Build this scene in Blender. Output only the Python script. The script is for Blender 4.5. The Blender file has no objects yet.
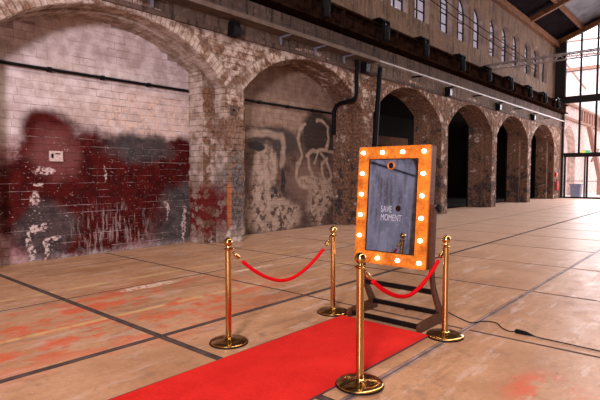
import bpy, bmesh, math, random
import numpy as np
from mathutils import Vector, Matrix
random.seed(7)
rng = np.random.default_rng(7)
SC = bpy.context.scene
COL = SC.collection

# ------------------------------------------------------------------ camera
cam_d = bpy.data.cameras.new('camera'); cam_d.sensor_width = 36; cam_d.lens = 490/600*36
cam_d.clip_end = 300
cam = bpy.data.objects.new('camera', cam_d); COL.objects.link(cam)
TH = math.radians(41.1); PT = math.atan(25/490)
cam.location = (0, 0, 1.55)
cam.rotation_euler = Vector((math.cos(TH)*math.cos(PT), math.sin(TH)*math.cos(PT), -math.sin(PT))).to_track_quat('-Z', 'Y').to_euler()
SC.camera = cam

# ------------------------------------------------------------------ world, lights, exposure
W = bpy.data.worlds.new('overcast_sky'); SC.world = W; W.use_nodes = True
W.node_tree.nodes['Background'].inputs['Color'].default_value = (1.0, 0.94, 0.98, 1)
W.node_tree.nodes['Background'].inputs['Strength'].default_value = 2.3
def area(name, loc, target, sx, sy, power, col):
    d = bpy.data.lights.new(name, 'AREA'); d.shape = 'RECTANGLE'; d.size = sx; d.size_y = sy; d.energy = power; d.color = col
    o = bpy.data.objects.new(name, d); COL.objects.link(o); o.location = loc
    o.rotation_euler = (Vector(target)-Vector(loc)).to_track_quat('-Z', 'Y').to_euler()
    return o
area('daylight_from_roof_lights', (14, -.6, 13.2), (14, .4, 0), 42, 2.2, 2500, (1.0, 0.86, 0.74))
area('daylight_from_gable_window', (-8.0, -3.5, 4.9), (6, 8.0, 2.5), 2.0, 2.2, 2600, (1.0, 0.89, 0.97))
area('daylight_through_end_glazing', (36.3, 0, 4.6), (0, 0, 3.0), 15, 8, 2100, (1.0, 0.92, 0.97))
VS = SC.view_settings
VS.view_transform = 'Standard'; VS.look = 'None'; VS.gamma = 1; VS.use_curve_mapping = False
VS.exposure = 0.22

# ------------------------------------------------------------------ node helper
class NT:
    def __init__(s, name):
        s.m = bpy.data.materials.new(name); s.m.use_nodes = True
        s.t = s.m.node_tree; s.N = s.t.nodes; s.L = s.t.links
        s.b = s.N['Principled BSDF']; s._pos = None
    def new(s, ty, **kw):
        n = s.N.new(ty)
        for k, v in kw.items(): setattr(n, k, v)
        return n
    def put(s, sock, v):
        if v is None: return
        if isinstance(v, bpy.types.NodeSocket): s.L.new(v, sock)
        elif isinstance(v, (tuple, list)):
            if len(sock.default_value) == 4 and len(v) == 3: v = tuple(v)+(1,)
            sock.default_value = v
        else: sock.default_value = v
    def math(s, op, a, b=None, c=None, clamp=False):
        n = s.new('ShaderNodeMath', operation=op, use_clamp=clamp)
        s.put(n.inputs[0], a); s.put(n.inputs[1], b)
        if c is not None: s.put(n.inputs[2], c)
        return n.outputs[0]
    def vm(s, op, a, b=None, c=None, scale=None):
        n = s.new('ShaderNodeVectorMath', operation=op)
        s.put(n.inputs[0], a); s.put(n.inputs[1], b)
        if c is not None: s.put(n.inputs[2], c)
        if scale is not None: s.put(n.inputs['Scale'], scale)
        return n.outputs['Value'] if op in ('LENGTH', 'DOT_PRODUCT', 'DISTANCE') else n.outputs[0]
    def pos(s):
        if s._pos is None: s._pos = s.new('ShaderNodeNewGeometry').outputs['Position']
        return s._pos
    def xyz(s, v):
        n = s.new('ShaderNodeSeparateXYZ'); s.put(n.inputs[0], v); return n.outputs
    def noise(s, scale, detail=3, rough=.55, vec=None, stretch=None, off=None):
        v = vec if vec is not None else s.pos()
        if stretch: v = s.vm('MULTIPLY', v, stretch)
        if off: v = s.vm('ADD', v, off)
        n = s.new('ShaderNodeTexNoise'); s.put(n.inputs['Vector'], v)
        n.inputs['Scale'].default_value = scale; n.inputs['Detail'].default_value = detail; n.inputs['Roughness'].default_value = rough
        return n.outputs['Fac']
    def step(s, v, a, b, lo=0., hi=1.):
        n = s.new('ShaderNodeMapRange', interpolation_type='SMOOTHSTEP')
        s.put(n.inputs['Value'], v)
        n.inputs['From Min'].default_value = min(a, b); n.inputs['From Max'].default_value = max(a, b)
        n.inputs['To Min'].default_value = lo if a < b else hi; n.inputs['To Max'].default_value = hi if a < b else lo
        return n.outputs['Result']
    def mix(s, f, a, b):
        n = s.new('ShaderNodeMix', data_type='RGBA')
        s.put(n.inputs[0], f); s.put(n.inputs[6], a); s.put(n.inputs[7], b)
        return n.outputs[2]
    def bump(s, h, strength=.3, dist=.02):
        n = s.new('ShaderNodeBump'); s.put(n.inputs['Height'], h)
        n.inputs['Strength'].default_value = strength; n.inputs['Distance'].default_value = dist
        s.L.new(n.outputs[0], s.b.inputs['Normal'])
    def out(s, color=None, rough=None, metal=None, spec=None):
        if color is not None: s.put(s.b.inputs['Base Color'], color)
        if rough is not None: s.put(s.b.inputs['Roughness'], rough)
        if metal is not None: s.put(s.b.inputs['Metallic'], metal)
        if spec is not None: s.put(s.b.inputs['Specular IOR Level'], spec)
        return s.m
    # worn paint patch: an ellipse in the plane of a wall (a = axis pair) with a ragged edge
    def blob(s, p, c, r, n, amp=.6, soft=.15):
        v = s.vm('MULTIPLY_ADD', p, (1/r[0], 0, 1/r[1]), (-c[0]/r[0], 0, -c[1]/r[1]))
        d = s.vm('LENGTH', v)
        d = s.math('MULTIPLY_ADD', n, amp, d)
        return s.step(d, 1+amp*.5+soft, 1+amp*.5-soft)
    def stroke(s, p, pts, w, soft=.03):
        best = None
        for a, b in zip(pts[:-1], pts[1:]):
            A = (a[0], 0, a[1]); BA = (b[0]-a[0], 0, b[1]-a[1]); q = BA[0]**2+BA[2]**2
            pa = s.vm('SUBTRACT', p, A)
            h = s.math('DIVIDE', s.vm('DOT_PRODUCT', pa, BA), q, clamp=True)
            d = s.vm('DISTANCE', pa, s.vm('SCALE', BA, scale=h))
            best = d if best is None else s.math('MINIMUM', best, d)
        return s.step(best, w+soft, w-soft)

def simple(name, col, rough=.5, metal=0., vary=.15, scale=8., bump=0., spec=None):
    t = NT(name)
    n = t.noise(scale, 4)
    c = t.mix(t.step(n, .3, .7), tuple(k*(1-vary) for k in col), tuple(min(1, k*(1+vary)) for k in col))
    if bump: t.bump(n, bump, .01)
    return t.out(c, rough, metal, spec)

# ------------------------------------------------------------------ geometry helper
class B:
    def __init__(s): s.v = []; s.f = []; s.sm = False
    def add(s, vs, fs):
        k = len(s.v); s.v += [tuple(v) for v in vs]; s.f += [tuple(i+k for i in f) for f in fs]; return s
    def quad(s, a, b, c, d): return s.add([a, b, c, d], [(0, 1, 2, 3)])
    def box(s, lo, hi):
        (a, b, c), (d, e, f) = lo, hi
        return s.add([(a,b,c),(d,b,c),(d,e,c),(a,e,c),(a,b,f),(d,b,f),(d,e,f),(a,e,f)],
                     [(0,3,2,1),(4,5,6,7),(0,1,5,4),(1,2,6,5),(2,3,7,6),(3,0,4,7)])
    def bar(s, p0, p1, w, h, up=(0,0,1)):
        p0 = Vector(p0); p1 = Vector(p1); d = (p1-p0).normalized(); x = d.cross(Vector(up))
        if x.length < 1e-4: x = d.cross(Vector((0,1,0)))
        x.normalize(); y = x.cross(d)
        vs = [p+x*a*w/2+y*b*h/2 for p in (p0, p1) for a, b in ((-1,-1),(1,-1),(1,1),(-1,1))]
        return s.add(vs, [(0,1,2,3),(7,6,5,4),(0,4,5,1),(1,5,6,2),(2,6,7,3),(3,7,4,0)])
    def tube(s, pts, r, n=10, caps=True):
        s.sm = True
        pts = [Vector(p) for p in pts]; k0 = len(s.v); m = len(pts)
        rr = r if isinstance(r, (list, tuple)) else [r]*m
        t0 = (pts[1]-pts[0]).normalized(); nx = t0.orthogonal().normalized()
        for i, p in enumerate(pts):
            t = (pts[min(i+1, m-1)]-pts[max(i-1, 0)]).normalized()
            nx = (nx-t*nx.dot(t)).normalized(); ny = t.cross(nx)
            for j in range(n):
                a = 2*math.pi*j/n; q = p+(nx*math.cos(a)+ny*math.sin(a))*rr[i]; s.v.append(tuple(q))
        for i in range(m-1):
            for j in range(n):
                a = k0+i*n+j; b = k0+i*n+(j+1) % n; s.f.append((a, b, b+n, a+n))
        if caps:
            s.f.append(tuple(k0+j for j in reversed(range(n)))); s.f.append(tuple(k0+(m-1)*n+j for j in range(n)))
        return s
    def lathe(s, prof, c=(0,0,0), n=32, M=None, caps=True):
        s.sm = True; k0 = len(s.v); m = len(prof)
        for r, z in prof:
            for j in range(n):
                a = 2*math.pi*j/n; q = Vector((r*math.cos(a), r*math.sin(a), z))
                if M is not None: q = M @ q
                s.v.append((q[0]+c[0], q[1]+c[1], q[2]+c[2]))
        for i in range(m-1):
            for j in range(n):
                a = k0+i*n+j; b = k0+i*n+(j+1) % n; s.f.append((a, b, b+n, a+n))
        if caps: s.f.append(tuple(k0+j for j in reversed(range(n)))); s.f.append(tuple(k0+(m-1)*n+j for j in range(n)))
        return s
    def prism(s, poly, fn):          # poly in 2D, fn(u, v, side) -> 3D for side 0/1
        n = len(poly)
        vs = [fn(u, v, 0) for u, v in poly]+[fn(u, v, 1) for u, v in poly]
        return s.add(vs, [tuple(range(n)), tuple(reversed(range(n, 2*n)))]+[(i, i+n, (i+1) % n+n, (i+1) % n) for i in range(n)])
    def mesh(s, name, mat):
        me = bpy.data.meshes.new(name); me.from_pydata(s.v, [], s.f)
        me.materials.append(mat)
        bm = bmesh.new(); bm.from_mesh(me); bmesh.ops.recalc_face_normals(bm, faces=bm.faces); bm.to_mesh(me); bm.free()
        if s.sm:
            for p in me.polygons: p.use_smooth = True
            me.set_sharp_from_angle(angle=math.radians(38))
        me.update(); return me
    def build(s, name, mat, parent=None, org=(0,0,0)):
        if any(org): s.v = [(a-org[0], b-org[1], c-org[2]) for a, b, c in s.v]
        o = bpy.data.objects.new(name, s.mesh(name, mat)); COL.objects.link(o)
        if parent is not None: o.parent = parent
        elif any(org): o.location = org
        return o
def thing(name, loc, label, cat, group=None):
    o = bpy.data.objects.new(name, None); COL.objects.link(o); o.location = loc
    o.empty_display_size = .1
    return tag(o, label, cat, group)
def tag(o, label=None, cat=None, group=None, kind=None):
    if label: o['label'] = label
    if cat: o['category'] = cat
    if group: o['group'] = group
    if kind: o['kind'] = kind
    return o
def copy_tree(o, parent=None):
    c = o.copy(); COL.objects.link(c)
    if parent is not None: c.parent = parent
    for ch in o.children: copy_tree(ch, c)
    return c

# ------------------------------------------------------------------ materials
def arcade_mat(name, pale=.5, dark=0., mortar=False, white=False, far=-.05):
    """old brick with remains of limewash and soot"""
    t = NT(name); p = t.pos(); X, Y, Z = t.xyz(p)
    n1 = t.noise(1.3, 5, .6); n2 = t.noise(4.5, 4, .65, off=(3, 1, 7)); n3 = t.noise(14, 3, .6); n4 = t.noise(2.4, 6, .7, off=(9, 2, 5))
    brick = t.mix(t.step(n3, .35, .65), (.085, .042, .027), (.21, .112, .072))
    lime = t.mix(t.step(n2, .35, .65), (.22, .15, .11), (.46, .365, .315))
    thr = .56-.25*(pale-.5)
    f = t.math('ADD', t.math('MULTIPLY', n1, .45), t.math('MULTIPLY', n2, .55))
    # limewash is best kept at the near bays, further on the brick is bare
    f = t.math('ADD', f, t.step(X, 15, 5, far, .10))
    if white: f = t.math('ADD', f, t.step(Z, .6, 2.2, -.02, .16))
    col = t.mix(t.step(f, thr-.05, thr+.06), brick, lime)
    soot = t.mix(t.step(n3, .3, .7), (.022, .017, .017), (.075, .055, .05))
    fs = t.math('ADD', n4, t.step(Z, 2.6, .6, -.03, .05))
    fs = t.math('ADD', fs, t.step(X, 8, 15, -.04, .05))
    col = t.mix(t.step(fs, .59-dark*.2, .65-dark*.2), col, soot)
    if mortar: col = t.mix(.45, col, (.13, .09, .07))
    col = t.mix(t.math('MULTIPLY', t.blob(p, (7.46, 2.55), (.36, .5), n2, .9, .25), .85), col, brick)
    col = t.mix(t.math('MULTIPLY', t.blob(p, (7.5, 1.15), (.36, 1.0), n2, 1.0, .3), t.step(n2, .36, .5)), col, t.mix(t.step(n3, .4, .6), (.05, .042, .044), (.14, .11, .10)))
    # dark red paint at the foot of the near pier
    pr = t.blob(p, (6.95, .75), (.36, .68), n2, 1.0, .3)
    col = t.mix(t.math('MULTIPLY', pr, t.step(n2, .40, .52)), col, (.11, .012, .010))
    col = t.mix(t.math('MULTIPLY', t.blob(p, (7.3, .9), (.07, .6), n2, .9, .2), .85), col, (.36, .11, .035))
    t.bump(t.math('ADD', n3, n2), .5, .012)
    return t.out(col, .85, 0, .12)

def niche1_mat(name, mortar=False):
    t = NT(name); p0 = t.pos(); X, Y, Z = t.xyz(p0)
    n1 = t.noise(1.6, 5, .6); n2 = t.noise(5, 4, .6, off=(4, 0, 2)); n3 = t.noise(16, 3, .6); nb = t.noise(.9, 4, .55, off=(1, 5, 8))
    nd = t.new('ShaderNodeTexNoise'); t.L.new(p0, nd.inputs['Vector']); nd.inputs['Scale'].default_value = 1.7; nd.inputs['Detail'].default_value = 3
    p = t.vm('ADD', p0, t.vm('SCALE', t.vm('SUBTRACT', nd.outputs['Color'], (.5, .5, .5)), scale=.55))
    white = t.mix(t.step(n2, .35, .68), (.40, .315, .30), (.575, .485, .48))
    white = t.mix(t.math('MULTIPLY', t.step(nb, .5, .68), .45), white, (.36, .26, .215))
    n1 = t.math('ADD', t.math('MULTIPLY', n1, .55), t.math('MULTIPLY', t.noise(5.5, 6, .75, off=(2, 2, 6)), .45))
    tan = t.mix(t.step(n3, .35, .6), (.30, .17, .10), (.58, .42, .36))
    worn = t.math('MULTIPLY', t.blob(p, (5.9, 2.75), (1.25, .55), n2, .8, .35), t.step(n3, .42, .58))
    col = t.mix(worn, white, tan)
    mauve = t.mix(t.step(n2, .35, .65), (.20, .085, .08), (.38, .23, .23))
    red = t.mix(t.step(n2, .3, .7), (.028, .0015, .0015), (.066, .004, .003))
    grey = t.mix(t.step(n2, .3, .7), (.032, .026, .028), (.078, .061, .060))
    # band of paint covering the lower wall
    low = t.step(t.math('MULTIPLY_ADD', n1, .9, Z), 2.75, 2.3)
    col = t.mix(low, col, mauve)
    col = t.mix(t.blob(p, (6.4, .9), (.95, 1.15), n1, .8, .25), col, grey)
    col = t.mix(t.blob(p, (4.45, 1.12), (1.75, 1.3), n1, .7, .16), col, red)
    col = t.mix(t.blob(p, (5.7, 1.62), (1.3, .42), n1, .7, .2), col, red)
    col = t.mix(t.blob(p, (3.72, 2.2), (.50, .52), n1, .6, .3), col, red)
    col = t.mix(t.blob(p, (6.5, 1.95), (.62, .46), n1, .7, .2), col, red)
    col = t.mix(t.math('MULTIPLY', t.blob(p, (3.85, 1.95), (.42, .42), n1, .5, .4), .4), col, (.26, .10, .095))
    col = t.mix(t.blob(p, (5.6, 2.12), (.72, .30), n1, .8, .4), col, grey)
    col = t.mix(t.math('MULTIPLY', t.blob(p, (3.7, .55), (.55, .5), n1, .5, .25), .8), col, grey)
    col = t.mix(t.math('MULTIPLY', t.stroke(p, [(4.95, 1.05), (5.3, 1.38)], .1, .07), .7), col, (.30, .22, .20))
    # rubbed and chipped places
    drip = t.noise(7, 4, .6, stretch=(3.0, 1, .45))
    ch = t.math('MULTIPLY', t.blob(p, (5.0, .42), (.8, .5), n2, .8, .4), t.step(drip, .50, .64))
    col = t.mix(t.math('MULTIPLY', ch, .55), col, (.34, .25, .24))
    fine = t.noise(9, 4, .7, off=(6, 1, 3)); jag = t.step(t.noise(17, 4, .7, off=(1, 3, 3)), .44, .54)
    for c, r in (((3.42, .33), (.05, .24)), ((3.70, .22), (.05, .16)), ((3.55, .62), (.13, .07)), ((6.70, .45), (.05, .40)), ((3.48, 1.1), (.09, .12)), ((3.85, .36), (.14, .04)), ((3.62, 1.62), (.16, .05)), ((3.55, 1.38), (.10, .03)), ((4.75, 1.55), (.03, .14)), ((6.2, .75), (.04, .2))):
        col = t.mix(t.math('MULTIPLY', t.blob(p, (c[0], c[1]), (r[0]*1.05, r[1]*1.1), fine, 1.2, .25), jag), col, (.50, .375, .35))
    chip = t.math('MULTIPLY', t.step(t.noise(22, 3, .6, stretch=(1, 1, 1.6)), .66, .70), t.step(Z, 2.3, 2.0))
    col = t.mix(t.math('MULTIPLY', chip, .7), col, (.55, .42, .40))
    dust = t.math('MULTIPLY', t.step(t.math('MULTIPLY_ADD', n2, .45, Z), .38, .16), t.step(jag, 0, 1, .3, .8))
    col = t.mix(dust, col, (.36, .30, .30))
    if mortar:
        jn = t.noise(3.2, 4, .65, stretch=(.5, 1, 1.6), off=(8, 8, 8))
        col = t.mix(t.step(jn, .46, .60, 0., .75), col, t.mix(t.step(Z, 2.0, 2.6), (.48, .34, .33), (.16, .10, .09)))
    t.bump(t.math('ADD', n3, n2), .35, .01)
    return t.out(col, .8, 0, .1)

def niche2_mat(name, mortar=False):
    t = NT(name); p0 = t.pos(); X, Y, Z = t.xyz(p0)
    n1 = t.noise(1.8, 5, .6); n2 = t.noise(5, 4, .6, off=(2, 0, 9)); n3 = t.noise(15, 3, .6)
    nd = t.new('ShaderNodeTexNoise'); t.L.new(p0, nd.inputs['Vector']); nd.inputs['Scale'].default_value = 2.6; nd.inputs['Detail'].default_value = 3
    p = t.vm('ADD', p0, t.vm('SCALE', t.vm('SUBTRACT', nd.outputs['Color'], (.5, .5, .5)), scale=.22))
    p = t.vm('MULTIPLY', p, (1, 0, 1))
    col = t.mix(t.step(n2, .3, .7), (0.192, 0.122, 0.0888), (0.281, 0.196, 0.155))
    brn = t.mix(t.step(n2, .3, .7), (0.0629, 0.037, 0.0296), (0.126, 0.0777, 0.0614))
    col = t.mix(t.step(t.math('MULTIPLY_ADD', n1, .6, Z), 3.3, 2.9), col, brn)
    col = t.mix(t.blob(p, (11.6, 2.75), (.85, .72), n1, .3, .2), col, (0.037, 0.0252, 0.0222))
    col = t.mix(t.blob(p, (9.7, 2.45), (.9, .42), n1, .3, .2), col, (0.0555, 0.0407, 0.037))
    col = t.mix(t.blob(p, (11.0, 1.35), (.75, .55), n1, .5, .3), col, (0.155, 0.0925, 0.074))
    peel = t.step(t.noise(4.2, 7, .72, off=(4, 4, 1)), .45, .49)
    pale = t.mix(t.step(n2, .3, .7), (0.266, 0.185, 0.141), (0.37, 0.277, 0.222))
    col = t.mix(t.math('MULTIPLY', t.stroke(p, [(8.7, 2.62), (9.25, 2.66), (9.95, 2.62), (10.02, 2.3), (9.95, 1.85)], .10, .05), .8), col, pale)
    col = t.mix(t.math('MULTIPLY', t.blob(p, (9.3, 1.75), (.45, .62), n2, .8, .15), t.step(peel, 0, 1, .45, 1.)), col, pale)
    for pts, w in (([(10.95, 3.05), (10.68, 2.84), (10.63, 2.55), (10.80, 2.12), (10.6, 1.85), (10.55, 1.5), (10.72, 1.3)], .055),
                   ([(11.45, 3.2), (11.72, 3.2), (11.98, 3.04), (12.03, 2.7), (11.93, 2.36)], .055),
                   ([(11.0, 2.1), (11.3, 2.28), (11.9, 2.32), (12.45, 2.25)], .05),
                   ([(11.55, 2.25), (11.36, 1.88)], .045), ([(11.7, 2.2), (12.05, 1.85), (12.2, 1.5), (12.0, 1.3), (11.8, 1.5), (11.7, 1.85), (11.95, 2.05)], .05),
                   ([(11.05, 2.1), (11.1, 1.75), (11.3, 1.5)], .05), ([(12.2, 1.5), (11.75, 1.0)], .04)):
        col = t.mix(t.math('MULTIPLY', t.stroke(p, pts, w, .03), .85), col, pale)
    blk = (.03, .024, .026)
    col = t.mix(t.blob(p, (9.0, 2.3), (.3, .12), n2, .7, .15), col, blk)
    col = t.mix(t.blob(p, (10.0, 1.35), (.1, .35), n2, .8, .15), col, blk)
    col = t.mix(t.blob(p, (9.55, 1.05), (.22, .18), n2, .8, .15), col, blk)
    for c, r in (((9.35, .55), (.62, .48)), ((10.1, .4), (.5, .35)), ((9.1, 1.3), (.3, .5)), ((11.55, .75), (.42, .62)), ((11.9, 1.0), (.38, .35)), ((11.0, 1.35), (.32, .18))):
        col = t.mix(t.math('MULTIPLY', t.blob(p, c, (r[0]*1.2, r[1]*1.2), n1, .6, .3), peel), col, pale)
    col = t.mix(t.math('MULTIPLY', t.step(n3, .67, .70), .8), col, pale)
    if mortar: col = t.mix(t.step(t.noise(3.2, 4, .65, stretch=(.5, 1, 1.6)), .45, .6, 0., .6), col, (.07, .045, .04))
    t.bump(t.math('ADD', n3, n2), .35, .01)
    return t.out(col, .8, 0, .1)

M = {}
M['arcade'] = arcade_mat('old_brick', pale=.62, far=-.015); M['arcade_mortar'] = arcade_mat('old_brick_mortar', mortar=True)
M['jamb'] = arcade_mat('bare_reveal_brick', pale=.5, dark=.12)  # reveals darker than faces: barer brick, and their weaker light put into the colour
M['step'] = arcade_mat('brown_step_brick', pale=.18, dark=.1)
M['white_jamb'] = arcade_mat('limewashed_brick', pale=.9, white=True, dark=-.3)
M['n1'] = niche1_mat('painted_brick_red'); M['n1m'] = niche1_mat('painted_mortar_red', True)
M['n2'] = niche2_mat('painted_brick_brown'); M['n2m'] = niche2_mat('painted_mortar_brown', True)

def upper_mat(name, base, streak):
    t = NT(name)
    n1 = t.noise(1.1, 5, .6); n2 = t.noise(3, 4, .6, stretch=(2.2, 2.2, .35)); n3 = t.noise(12, 3)
    c = t.mix(t.step(n1, .35, .65), base, tuple(k*1.5 for k in base))
    c = t.mix(t.math('MULTIPLY', t.step(n2, .5, .62), .75), c, streak)
    c = t.mix(t.math('MULTIPLY', t.step(t.noise(6, 4, .7, off=(5, 5, 5)), .57, .62), .6), c, tuple(min(1, k*2.2) for k in base))
    t.bump(n3, .4, .02)
    return t.out(c, .85, 0, .2)
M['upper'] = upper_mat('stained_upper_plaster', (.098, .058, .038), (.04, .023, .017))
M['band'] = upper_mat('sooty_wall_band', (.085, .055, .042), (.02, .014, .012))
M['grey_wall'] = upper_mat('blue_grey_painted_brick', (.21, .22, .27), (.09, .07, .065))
M['dark_room'] = upper_mat('unlit_store_brick', (.006, .004, .0032), (.003, .002, .002))  # gloom of the unlit rooms put into a near-black brick colour
M['reveal'] = simple('limewashed_window_reveal', (.30, .225, .20), .8, 0, .25, 3, 0, .1)
M['black'] = simple('black_steel', (.0055, .005, .006), .55, 0, .15, 8, 0, .06)
M['black_wood'] = simple('black_painted_bar', (.006, .004, .0035), .45, 0, .15, 8, 0, .1)
M['rust'] = simple('rusty_girder', (.014, .0065, .0045), .8, 0, .5, 5, 0, 0.)
M['dark_frame'] = simple('dark_window_frame', (.010, .007, .009), .55, 0, .15, 8, 0, .25)
M['steel'] = simple('galvanised_steel', (.24, .21, .21), .5, .4)
M['traym'] = simple('tray_metal', (.10, .068, .055), .7, 0, .2, 5, 0, .15)
M['bracket'] = simple('bluish_bracket_steel', (.17, .17, .21), .5, .2)
M['timber'] = simple('orange_roof_timber', (.115, .043, .014), .7, 0, .35, 4, 0, .2)
M['roof_dark'] = simple('dark_roof_boards', (.010, .007, .008), .9, 0, .3, 3, 0, 0.)
M['roof_grey'] = simple('grey_roof_panel', (.075, .068, .08), .6, 0, .5, 1.5, 0, .3)
M['gold'] = None
t = NT('polished_brass'); n = t.noise(6, 3)
M['gold'] = t.out(t.mix(t.step(n, .3, .7), (.47, .29, .10), (.60, .39, .15)), .17, 1.0)
t = NT('red_carpet_pile'); n = t.noise(60, 3); n2 = t.noise(3, 3)
t.bump(n, .35, .004)
M['carpet'] = t.out(t.mix(t.step(t.math('MULTIPLY_ADD', n, .5, t.math('MULTIPLY', n2, .5)), .35, .65), (.50, .012, .009), (.62, .020, .014)), .9, 0, .1)
M['carpet_back'] = simple('carpet_binding', (.10, .02, .02), .8)
t = NT('red_velvet_rope'); n = t.noise(40, 3)
M['velvet'] = t.out(t.mix(n, (.42, .003, .006), (.60, .006, .012)), .85, 0, 0.)

def wood(name, a, b, rough, axis=(1, 1, 8)):
    t = NT(name); tc = t.new('ShaderNodeTexCoord').outputs['Object']
    n = t.noise(7, 5, .6, vec=tc, stretch=axis); n2 = t.noise(30, 3, .5, vec=tc, stretch=axis)
    f = t.math('MULTIPLY_ADD', n2, .35, t.math('MULTIPLY', n, .65))
    t.bump(f, .1, .004)
    return t.out(t.mix(t.step(f, .35, .62), a, b), rough, 0, .25)
M['mwood'] = wood('orange_stained_frame_wood', (.32, .075, .008), (.58, .17, .018), .38, (8, 1.2, 1.2))
M['mwood_side'] = wood('brown_cabinet_wood', (.06, .018, .008), (.13, .042, .015), .5, (1.5, 1.5, 9))
M['swood'] = wood('brown_stand_wood', (.035, .011, .005), (.09, .029, .012), .5, (3, 3, 3))
t = NT('mirror_glass'); M['mirror'] = t.out((.40, .41, .46), .03, 1.0)
M['lettering'] = simple('white_screen_print', (.33, .32, .36), .5, 0, .03)
t = NT('bulb_glow'); t.b.inputs['Emission Color'].default_value = (1, .82, .58, 1); t.b.inputs['Emission Strength'].default_value = 14
M['bulb'] = t.out((.9, .85, .75), .3)
M['cream'] = simple('cream_socket', (.55, .40, .25), .4)
M['lens'] = simple('black_lens_glass', (.006, .006, .008), .25, 0, .1, 8, 0, .3)
M['plaque'] = simple('pale_enamel_plaque', (.48, .36, .32), .6, 0, .3, 30)
M['red_paint'] = simple('fire_red_paint', (.50, .012, .02), .4)
def glass(name, tint, gl=.12):
    m = bpy.data.materials.new(name); m.use_nodes = True; T = m.node_tree; T.nodes.clear()
    o = T.nodes.new('ShaderNodeOutputMaterial'); x = T.nodes.new('ShaderNodeMixShader'); a = T.nodes.new('ShaderNodeBsdfTransparent'); g = T.nodes.new('ShaderNodeBsdfGlossy')
    a.inputs[0].default_value = (*tint, 1); g.inputs['Roughness'].default_value = .05; x.inputs[0].default_value = gl
    T.links.new(a.outputs[0], x.inputs[1]); T.links.new(g.outputs[0], x.inputs[2]); T.links.new(x.outputs[0], o.inputs[0])
    return m
M['dirty_glass'] = glass('dirty_window_glass', (.40, .37, .40), .06)
M['glass'] = glass('window_glass', (.94, .93, .96), .06)

# floor: worn screed slabs with remains of red and yellow marking paint
t = NT('worn_floor_screed'); p = t.pos(); X, Y, Z = t.xyz(p)
n1 = t.noise(1.1, 5, .6); n2 = t.noise(4, 5, .65, off=(3, 3, 0)); n3 = t.noise(18, 4, .6); nl = t.noise(1.6, 5, .65, stretch=(.35, 1.6, 1), off=(7, 0, 0))
c = t.mix(t.step(n1, .3, .7), (.40, .195, .095), (.55, .30, .168))
c = t.mix(t.math('MULTIPLY', t.step(n3, .35, .7), .35), c, (.26, .15, .09))
c = t.mix(t.math('MULTIPLY', t.step(n2, .55, .68), t.step(X, 11, 5, .15, .5)), c, (.19, .10, .06))
c = t.mix(t.math('MULTIPLY', t.step(t.noise(2.2, 6, .7, stretch=(.3, 1.5, 1), off=(1, 4, 2)), .50, .62), t.step(X, 11, 5, .12, .45)), c, (.22, .105, .055))
c = t.mix(t.math('MULTIPLY', t.step(t.noise(30, 3, .6), .63, .68), .5), c, (.62, .42, .30))
reg = t.blob(t.vm('MULTIPLY', t.new('ShaderNodeCombineXYZ').outputs[0], (1, 1, 1)), (0, 0), (1, 1), 0.0) if False else None
pxy = t.new('ShaderNodeCombineXYZ'); t.L.new(X, pxy.inputs[0]); t.L.new(Y, pxy.inputs[2]); q = pxy.outputs[0]
redzone = t.math('MAXIMUM', t.blob(q, (2.5, 5.15), (2.6, 1.1), n2, .6, .4), t.blob(q, (3.75, .95), (.35, .25), n2, .8, .5))
c = t.mix(t.math('MULTIPLY', t.math('MULTIPLY', redzone, t.step(t.math('MULTIPLY_ADD', nl, .6, t.math('MULTIPLY', n2, .4)), .47, .55)), .8), c, (.58, .09, .03))
for yy in (6.68, 5.02):
    ln = t.step(t.math('ABSOLUTE', t.math('SUBTRACT', Y, yy)), .05, .035)
    c = t.mix(t.math('MULTIPLY', t.math('MULTIPLY', ln, t.step(t.noise(2.4, 4, .6, stretch=(1, .2, 1), off=(yy, 0, 0)), .40, .50)), t.step(X, 9, 7, 0., .62)), c, (.66, .43, .18))
sc = t.math('MULTIPLY', t.step(t.noise(3.2, 7, .75, stretch=(.35, 1.5, 1), off=(2, 8, 1)), .54, .62), t.step(X, 1, 9, .22, .6))
c = t.mix(sc, c, (.66, .50, .44))
c = t.mix(t.step(X, 3.5, 18, 0, .7), c, (.68, .48, .39))  # brightness and sheen toward the end glazing mixed into the floor colour
c = t.mix(t.math('MULTIPLY', t.math('MAXIMUM', t.blob(q, (3.75, 6.05), (.45, .10), n2, .9, .3), t.blob(q, (5.6, 5.9), (.5, .06), n2, .9, .3)), t.step(n3, .4, .55)), c, (.74, .60, .48))
c = t.mix(t.math('MULTIPLY', t.step(t.noise(11, 5, .75, stretch=(.5, 1.2, 1), off=(5, 5, 5)), .60, .66), t.step(X, 8, 3, .1, .55)), c, (.13, .07, .045))
t.bump(t.math('MULTIPLY_ADD', n3, .5, n2), .4, .006)
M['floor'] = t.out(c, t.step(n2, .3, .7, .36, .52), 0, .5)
M['joint'] = simple('dark_joint', (.05, .028, .023), .8, 0, .4, 9)
M['darkrail'] = simple('rusted_joint_rail', (.085, .052, .044), .6, 0, .4, 6, 0, .15)
M['railbar'] = simple('worn_rail_steel', (.30, .20, .185), .45, .1, .4, 6)
M['ybrick'] = simple('pale_yard_brick', (.80, .63, .56), .8, 0, .25, 4)
M['ybrick2'] = simple('pink_far_brick', (.86, .74, .70), .8, 0, .2, 2)
M['ytimber'] = simple('reddish_yard_timber', (.40, .22, .16), .7)
M['yground'] = simple('pale_yard_paving', (.85, .80, .78), .7)
M['blue_bin'] = simple('blue_grey_plastic', (.22, .24, .34), .5)
M['extgreen'] = simple('sign_green', (.03, .55, .18), .4); 
t = NT('exit_sign_green'); t.b.inputs['Emission Color'].default_value = (.10, .85, .30, 1); t.b.inputs['Emission Strength'].default_value = .5; M['exitg'] = t.out((.05, .5, .15), .4)
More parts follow.
